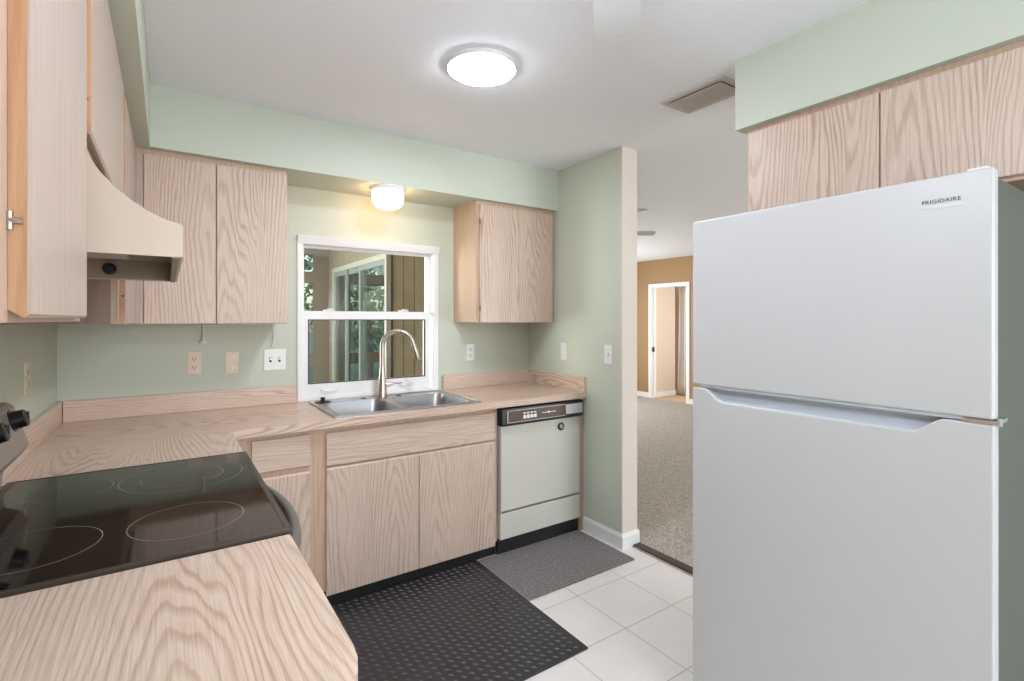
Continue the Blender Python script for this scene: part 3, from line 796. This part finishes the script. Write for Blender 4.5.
obj('return_lip', MB().box(.428, HY0 + .008, 1.513, .440, HY1 - .008, 1.517), 'hood_inner', t)
obj('filter', MB().box(.06, HY0 + .2, 1.562, .33, HY1 - .2, 1.574), 'vent', t)
obj('switch_knob', MB().lathe([(0, -.02), (.013, -.02), (.017, -.014), (.018, 0), (0, 0)], (.272, HY1 - .014, 1.547), 'Y', 22), 'black', t, smooth=True)
obj('warning_label', MB().box(.224, HY1 - .0145, 1.548, .252, HY1 - .013, 1.571), 'label_orange', t)

# ------------------------------------------------------------------ refrigerator
t = thing('refrigerator', (2.3, -2.39, 0), 'tall white top freezer refrigerator standing at the right', 'refrigerator')
GX = 1.943; GY0, GY1 = -2.780, -1.996; GZ = 1.733; GS = 1.158
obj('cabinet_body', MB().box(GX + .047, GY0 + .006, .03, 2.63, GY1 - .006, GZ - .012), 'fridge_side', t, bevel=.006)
obj('door_gasket', MB().box(GX + .034, GY0 + .02, .12, GX + .048, GY1 - .02, GZ - .02), 'fridge_grey', t)
fd = obj('freezer_door', MB().box(GX, GY0, GS + .006, GX + .036, GY1, GZ), 'fridge_white', t, bevel=.007, seg=3)
# lip under the freezer door
obj('door_lip', MB().box(GX + .004, GY0 + .05, GS - .001, GX + .05, GY1 - .035, GS + .006), 'fridge_grey', fd)
# lower door: front skin whose top edge dips into the hand grip
pts = [(GY0, .1), (GY1, .1), (GY1, GS - .004)]
ya, yb = GY1 - .045, GY0 + .085; dip = .040
pts.append((ya, GS - .004))
for i in range(1, 9):
    s = i / 8; pts.append((ya - .07 * s, GS - .004 - dip * (3*s*s - 2*s*s*s)))
for i in range(0, 9):
    s = i / 8; pts.append((yb + .07 * (1 - s), GS - .004 - dip * (1 - (3*s*s - 2*s*s*s))))
pts.append((GY0, GS - .004))
ld = obj('lower_door', MB().prism(pts, GX, GX + .03, 'X'), 'fridge_white', t, bevel=.005, seg=3)
obj('door_core', MB().box(GX + .03, GY0, .1, GX + .036, GY1, GS - .004), 'fridge_white', ld, bevel=.004)
obj('grip_recess', MB().prism([(GX + .004, GS - .07), (GX + .03, GS - .012), (GX + .034, GS - .012), (GX + .034, GS - .07)], GY0 + .085, GY1 - .045, 'Y'), 'fridge_grey', ld)
obj('hinge_cover', MB().box(GX + .012, GY0 + .012, GZ, GX + .09, GY0 + .05, GZ + .007), 'white_plastic', t, bevel=.004)
obj('middle_hinge', MB().box(GX + .0, GY0 - .006, GS - .0035, GX + .08, GY0 + .055, GS + .0055).lathe([(0, -.008), (.008, -.008), (.008, .01), (0, .01)], (GX + .02, GY0 - .002, GS), 'Z', 14), 'chrome', t)
obj('kick_grille', MB().box(GX + .05, GY0 + .01, .02, GX + .075, GY1 - .01, .095), 'fridge_grey', t)
# name badge
bd = obj('name_badge', MB().box(GX - .0012, -2.728, 1.657, GX + .001, -2.642, 1.662), 'silver', fd)
me = text_mesh('FRIGIDAIRE', .0132, 'lettering')
mw = Matrix.Rotation(PI / 2, 4, 'X')
rot = Matrix(((0, 0, -1, 0), (-1, 0, 0, 0), (0, 1, 0, 0), (0, 0, 0, 1)))
me.transform(rot); me.name = 'lettering'
lt = bpy.data.objects.new('lettering', me); COL.objects.link(lt); me.materials.clear(); me.materials.append(M['text'])
lt.parent = bd; lt.location = Vector((GX - .0006, -2.686, 1.673)) - wl(bd)

# ------------------------------------------------------------------ lights and ceiling things
LC = (1.493, -1.31)
t = thing('ceiling_light', (LC[0], LC[1], CEIL), 'round flat white led light glowing on the kitchen ceiling', 'ceiling light')
obj('housing', MB().lathe([(0, CEIL), (.143, CEIL), (.145, CEIL - .004), (.143, CEIL - .0165), (.139, CEIL - .018), (0, CEIL - .0175)], (LC[0], LC[1], 0), 'Z', 48), 'white_plastic', t, smooth=True)
M['led'] = emit('led_diffuser', (232, 240, 254), 66)
obj('diffuser', MB().lathe([(.1385, CEIL - .0182), (.132, CEIL - .0225), (.118, CEIL - .025), (0, CEIL - .026)], (LC[0], LC[1], 0), 'Z', 48), 'led', t, smooth=True)
GC = (1.482, -.262)
t = thing('globe_light', (GC[0], GC[1], SOF), 'small glowing mushroom glass light under the soffit above the window', 'ceiling light')
obj('base_pan', MB().lathe([(0, SOF), (.105, SOF), (.105, SOF - .006), (.092, SOF - .022), (0, SOF - .022)], (*GC, 0), 'Z', 40), 'white_plastic', t, smooth=True)
M['globe'] = emit('warm_globe_glass', (255, 212, 170), 7.5)
obj('glass_bowl', MB().lathe([(.080, SOF - .020), (.090, SOF - .040), (.091, SOF - .065), (.083, SOF - .092), (.062, SOF - .112), (.03, SOF - .122), (0, SOF - .124)], (*GC, 0), 'Z', 40), 'globe', t, smooth=True)

t = thing('air_vent', (2.49, -1.66, CEIL), 'taupe metal ceiling vent in front of the refrigerator soffit', 'vent')
vx0, vx1, vy0, vy1 = 2.385, 2.60, -1.83, -1.495
obj('vent_frame', MB().holed((vx0, vy0, vx1, vy1), [(vx0 + .028, vy0 + .028, vx1 - .028, vy1 - .028)], CEIL - .007, CEIL - .0005, 'Z'), 'vent', t, bevel=.002)
obj('vent_duct', MB().box(vx0 + .026, vy0 + .026, CEIL - .003, vx1 - .026, vy1 - .026, CEIL - .001), 'vent_dark', t)
for i in range(8):
    xx = vx0 + .034 + i * (vx1 - vx0 - .068) / 7
    obj('vent_blade', MB().prism([(xx + .0060, CEIL - .0145), (xx + .0062, CEIL - .0130), (xx - .0058, CEIL - .0105), (xx - .0060, CEIL - .0120)], vy0 + .028, vy1 - .028, 'Y'), 'vent', t)

def fan(label, cx, cy, zb, ang0, nb, r0, r1, w, mat, lit=False):
    t = thing('ceiling_fan', (cx, cy, CEIL), label, 'ceiling fan')
    obj('canopy', MB().lathe([(0, CEIL), (.07, CEIL), (.065, CEIL - .03), (.03, CEIL - .055), (0, CEIL - .055)], (cx, cy, 0), 'Z', 28), mat, t, smooth=True)
    obj('down_rod', MB().tube([(cx, cy, CEIL - .05), (cx, cy, zb + .05)], .012), mat, t, smooth=True)
    obj('motor_housing', MB().lathe([(0, .09), (.06, .085), (.10, .05), (.105, 0), (.09, -.03), (0, -.035)], (cx, cy, zb), 'Z', 32), mat, t, smooth=True)
    for i in range(nb):
        a = math.radians(ang0 + 360 / nb * i)
        d = Vector((math.cos(a), math.sin(a), 0)); s = Vector((-math.sin(a), math.cos(a), 0))
        ol = [(r0, -w * .36), (r1 - .04, -w * .5), (r1 - .012, -w * .40), (r1, -w * .12), (r1 + .004, w * .2), (r1 - .004, w * .5), (r1 - .02, w * .5), (r0, w * .36)]
        P = [Vector((cx, cy, 0)) + d * u + s * v for u, v in ol]
        b = MB(); tilt = .16
        lo = [b.bm.verts.new((p.x, p.y, zb - v * tilt)) for p, (u, v) in zip(P, ol)]
        hi = [b.bm.verts.new((p.x, p.y, zb + .006 - v * tilt)) for p, (u, v) in zip(P, ol)]
        b.bm.faces.new(lo); b.bm.faces.new(hi[::-1])
        for k in range(len(ol)): b.bm.faces.new((lo[k], hi[k], hi[(k+1) % len(ol)], lo[(k+1) % len(ol)]))
        bl = obj('fan_blade', b, mat, t)
        obj('blade_arm', MB().tube([Vector((cx, cy, zb)) + d * .08, Vector((cx, cy, zb)) + d * (r0 + .05)], .008, 8), mat, bl)
    return t
KF = (.997, -2.534)
fan('white ceiling fan, one blade reaching in at the top edge of the kitchen view', KF[0], KF[1], 2.2, 43, 5, .15, .66, .13, 'fan_white')
fan('grey ceiling fan in the living room, mostly hidden behind the cream wall end', 3.72, .48, 2.21, -36, 4, .15, .66, .13, 'fan_dark')

# ------------------------------------------------------------------ plates on the walls
FL = (KF[0], KF[1])
t = thing('fan_fill_light', (*FL, 2.165), 'opal bowl fill light added under the kitchen ceiling fan, out of view above the camera', 'added lamp')  # unseen lamp added to lift the overall brightness of the kitchen
M['opal'] = emit('opal_fill_bowl', (230, 238, 254), 29)
obj('glass_bowl', MB().lathe([(0, 2.165), (.03, 2.16), (.03, 2.09), (.10, 2.075), (.115, 2.04), (.10, 1.995), (.05, 1.965), (0, 1.96)], (*FL, 0), 'Z', 32), 'opal', t, smooth=True)

def plate(name, label, cat, c, axis, kind, w=.062, h=.118, mat='white_plastic', group='wall plates'):
    """axis 'Y': on back wall facing -y; 'X-': facing -x; 'X+': facing +x"""
    cx, cy, cz = c
    t = thing(name, c, label, cat, group)
    def B(u0, v0, u1, v1, d0, d1):
        if axis == 'Y': return (cx + u0, cy - d1, cz + v0, cx + u1, cy - d0, cz + v1)
        if axis == 'X-': return (cx - d1, cy - u1, cz + v0, cx - d0, cy - u0, cz + v1)
        return (cx + d0, cy + u0, cz + v0, cx + d1, cy + u1, cz + v1)
    obj('cover_plate', box(*B(-w/2, -h/2, w/2, h/2, 0, .005)), mat, t, bevel=.0015)
    if kind == 'outlet':
        for s in (-1, 1):
            r = obj('receptacle', box(*B(-.017, s*.021 - .014, .017, s*.021 + .014, .005, .0075)), mat, t, bevel=.002)
            sl = MB().box(*B(-.009, s*.021 - .004, -.006, s*.021 + .007, .0075, .008)).box(*B(.005, s*.021 - .003, .008, s*.021 + .006, .0075, .008)).box(*B(-.0025, s*.021 - .011, .0025, s*.021 - .006, .0075, .008))
            obj('slots', sl, 'slot', r)
    elif kind == 'blank':
        obj('screw', MB().box(*B(-.003, .026, .003, .032, .005, .006)).box(*B(-.003, -.032, .003, -.026, .005, .006)), 'nickel', t)
    else:
        n = 2 if kind == 'switch2' else 1
        for i in range(n):
            u = 0 if n == 1 else (-.023 + .046 * i)
            f = obj('switch_slot', box(*B(u - .006, -.013, u + .006, .013, .005, .006)), 'slot' if n == 2 else 'silver', t)
            obj('toggle', box(*B(u - .0045, -.002, u + .0045, .011, .006, .016)), mat, f, bevel=.001)
    return t
plate('wall_outlet', 'almond duplex outlet on the back wall, leftmost under the cabinet', 'outlet', (.535, 0, 1.163), 'Y', 'outlet', mat='almond')
plate('blank_plate', 'blank almond cover plate between the almond outlet and the double switch', 'wall plate', (.708, 0, 1.157), 'Y', 'blank', mat='almond')
plate('light_switch', 'wide white double switch plate just left of the window', 'light switch', (.920, 0, 1.164), 'Y', 'switch2', w=.112)
plate('wall_outlet', 'white duplex outlet on the back wall right of the window', 'outlet', (2.182, 0, 1.159), 'Y', 'outlet')
plate('blank_plate', 'white cover plate on the green partition wall, nearer the corner', 'wall plate', (XP, -.418, 1.169), 'X-', 'blank')
plate('light_switch', 'white single switch on the green partition wall near its cream end', 'light switch', (XP, -.845, 1.173), 'X-', 'switch1', w=.07)
plate('wall_outlet', 'almond outlet on the left wall above the corner of the countertop', 'outlet', (0, -.62, 1.178), 'X+', 'outlet', mat='almond')

t = thing('cabinet_light_cord', (.74, -.17, Z0), 'thin white cord with a dangling plug under the wall cabinet left of the window', 'cord')
cy_ = -.03
obj('cord', MB().tube([(.585, cy_, 1.358), (.70, cy_, 1.364), (.86, cy_, 1.364), (.895, cy_, 1.358), (.91, cy_, 1.335), (.913, -.02, 1.29), (.905, -.012, 1.24)], .0035, 8), 'white_plastic', t, smooth=True)
obj('hanging_cord', MB().tube([(.575, cy_, 1.366), (.575, cy_, 1.29)], .0035, 8), 'white_plastic', t)
obj('plug', MB().lathe([(0, .03), (.007, .028), (.009, .014), (.018, .011), (.018, 0), (0, 0)], (.575, cy_, 1.268), 'Z', 18), 'white_plastic', t, smooth=True)
obj('cord_clip', MB().box(.700, cy_ - .008, 1.358, .712, cy_ + .008, 1.3715), 'white_plastic', t)

# ------------------------------------------------------------------ mats
def tread_mat():
    m = MB(); x0, y0, x1, y1 = .97, -1.527, 1.884, -.580
    b = m.bm
    m.prism([(x0, y0), (x1, y0), (x1, y1), (x0, y1)], .0005, .009, 'Z')
    st = .0365; a, c = .0145, .0052; d = Vector((.74, -.67)); p = Vector((.67, .74))
    for j in range(int((y1 - y0 - .03) / st)):
        for i in range(int((x1 - x0 - .03) / st)):
            o = Vector((x0 + .03 + i * st, y0 + .03 + j * st)); z = .009
            def V(u, w, h):
                q = o + d * u + p * w
                return b.verts.new((q.x, q.y, h))
            nf = len(b.faces)
            q = [V(-a, 0, z), V(0, -c, z), V(a, 0, z), V(0, c, z)]
            tt = [V(-a * .6, 0, z + .003), V(0, -c * .5, z + .0038), V(a * .6, 0, z + .003), V(0, c * .5, z + .0038)]
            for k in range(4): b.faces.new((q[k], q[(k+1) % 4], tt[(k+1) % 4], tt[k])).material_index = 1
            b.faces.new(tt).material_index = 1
    return m
rm = obj('rubber_mat', tread_mat(), 'rubber', loc=(1.43, -1.06, 0)); rm.data.materials.append(M['rubber_glint'])
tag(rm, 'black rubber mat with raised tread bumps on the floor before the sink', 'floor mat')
def rug():
    m = MB(); m.prism(round_poly([(1.896, -1.097), (2.652, -1.097), (2.652, -.606), (1.896, -.606)], [.008] * 4), .0005, .008, 'Z'); return m
t = thing('floor_rug', (2.27, -.86, 0), 'small charcoal grey rug on the tile before the dishwasher', 'rug')
obj('pile', rug(), 'rug', t, bevel=.002)
M['rug_edge'] = plain('pale_bound_edge', (150, 144, 140), .9)
obj('bound_edge', MB().box(1.8895, -1.097, .0005, 1.896, -.61, .0085), 'rug_edge', t)

# ------------------------------------------------------------------ light
def area(name, loc, rot, sx, sy, power, col=(1, 1, 1)):
    l = bpy.data.lights.new(name, 'AREA'); l.shape = 'RECTANGLE'; l.size = sx; l.size_y = sy
    l.energy = power; l.color = col
    o = bpy.data.objects.new(name, l); COL.objects.link(o); o.location = loc; o.rotation_euler = rot
    return o
area('fill_rear', (1.4, -5.58, 1.5), (PI / 2, 0, 0), 1.7, 1.1, 42, (.84, .9, 1))  # added fill lamp behind the camera, in front of the rear wall
area('fill_living_south', (5.2, -5.58, 1.2), (PI / 2, 0, 0), 3.0, 1.7, 85, (.9, .95, 1))  # added fill for the living room, from its unseen south end
area('fill_bedroom', (7.9, 1.06, 1.4), (PI / 2, 0, -.25), .5, 1.6, 18, (.95, .97, 1))  # added fill for the curtain and side wall; no window here
area('fill_living_north', (5.5, 3.77, 1.25), (-PI / 2, 0, 0), 1.9, 1.6, 62, (.86, .95, 1))  # added fill for the living room, hidden by the partition
area('porch_daylight', (-.1, 4.15, 1.4), (-PI / 2, 0, 0), 2.4, 1.9, 45, (.95, 1, .95))
area('fill_porch_side', (-1.55, 1.2, 1.3), (0, -PI / 2, 0), 1.6, 1.6, 130, (1, 1, 1))  # added fill to brighten the porch panelling; the side wall is closed

w = bpy.data.worlds.new('World'); S.world = w; w.use_nodes = True
nt = w.node_tree; bg_ = nt.nodes['Background']
sky = nt.nodes.new('ShaderNodeTexSky'); sky.sky_type = 'NISHITA'; sky.sun_disc = False
sky.sun_elevation = math.radians(50); sky.sun_rotation = math.radians(200); sky.air_density = 1.2; sky.dust_density = 2
nt.links.new(sky.outputs[0], bg_.inputs[0]); bg_.inputs[1].default_value = .19

# ------------------------------------------------------------------ camera
cd = bpy.data.cameras.new('camera'); cam = bpy.data.objects.new('camera', cd); COL.objects.link(cam)
cam.location = (.4205, -3.1015, 1.3902)
cam.rotation_euler = (PI / 2, 0, -math.radians(34.343))
cd.sensor_fit = 'HORIZONTAL'; cd.sensor_width = 36; cd.lens = 504.09 / 1024 * 36
cd.shift_y = -21.0 / 1024; cd.clip_start = .02; cd.clip_end = 200
S.camera = cam
S.view_settings.view_transform = 'Standard'; S.view_settings.look = 'None'
S.view_settings.gamma = 1; S.view_settings.use_curve_mapping = False
S.view_settings.exposure = 0.6
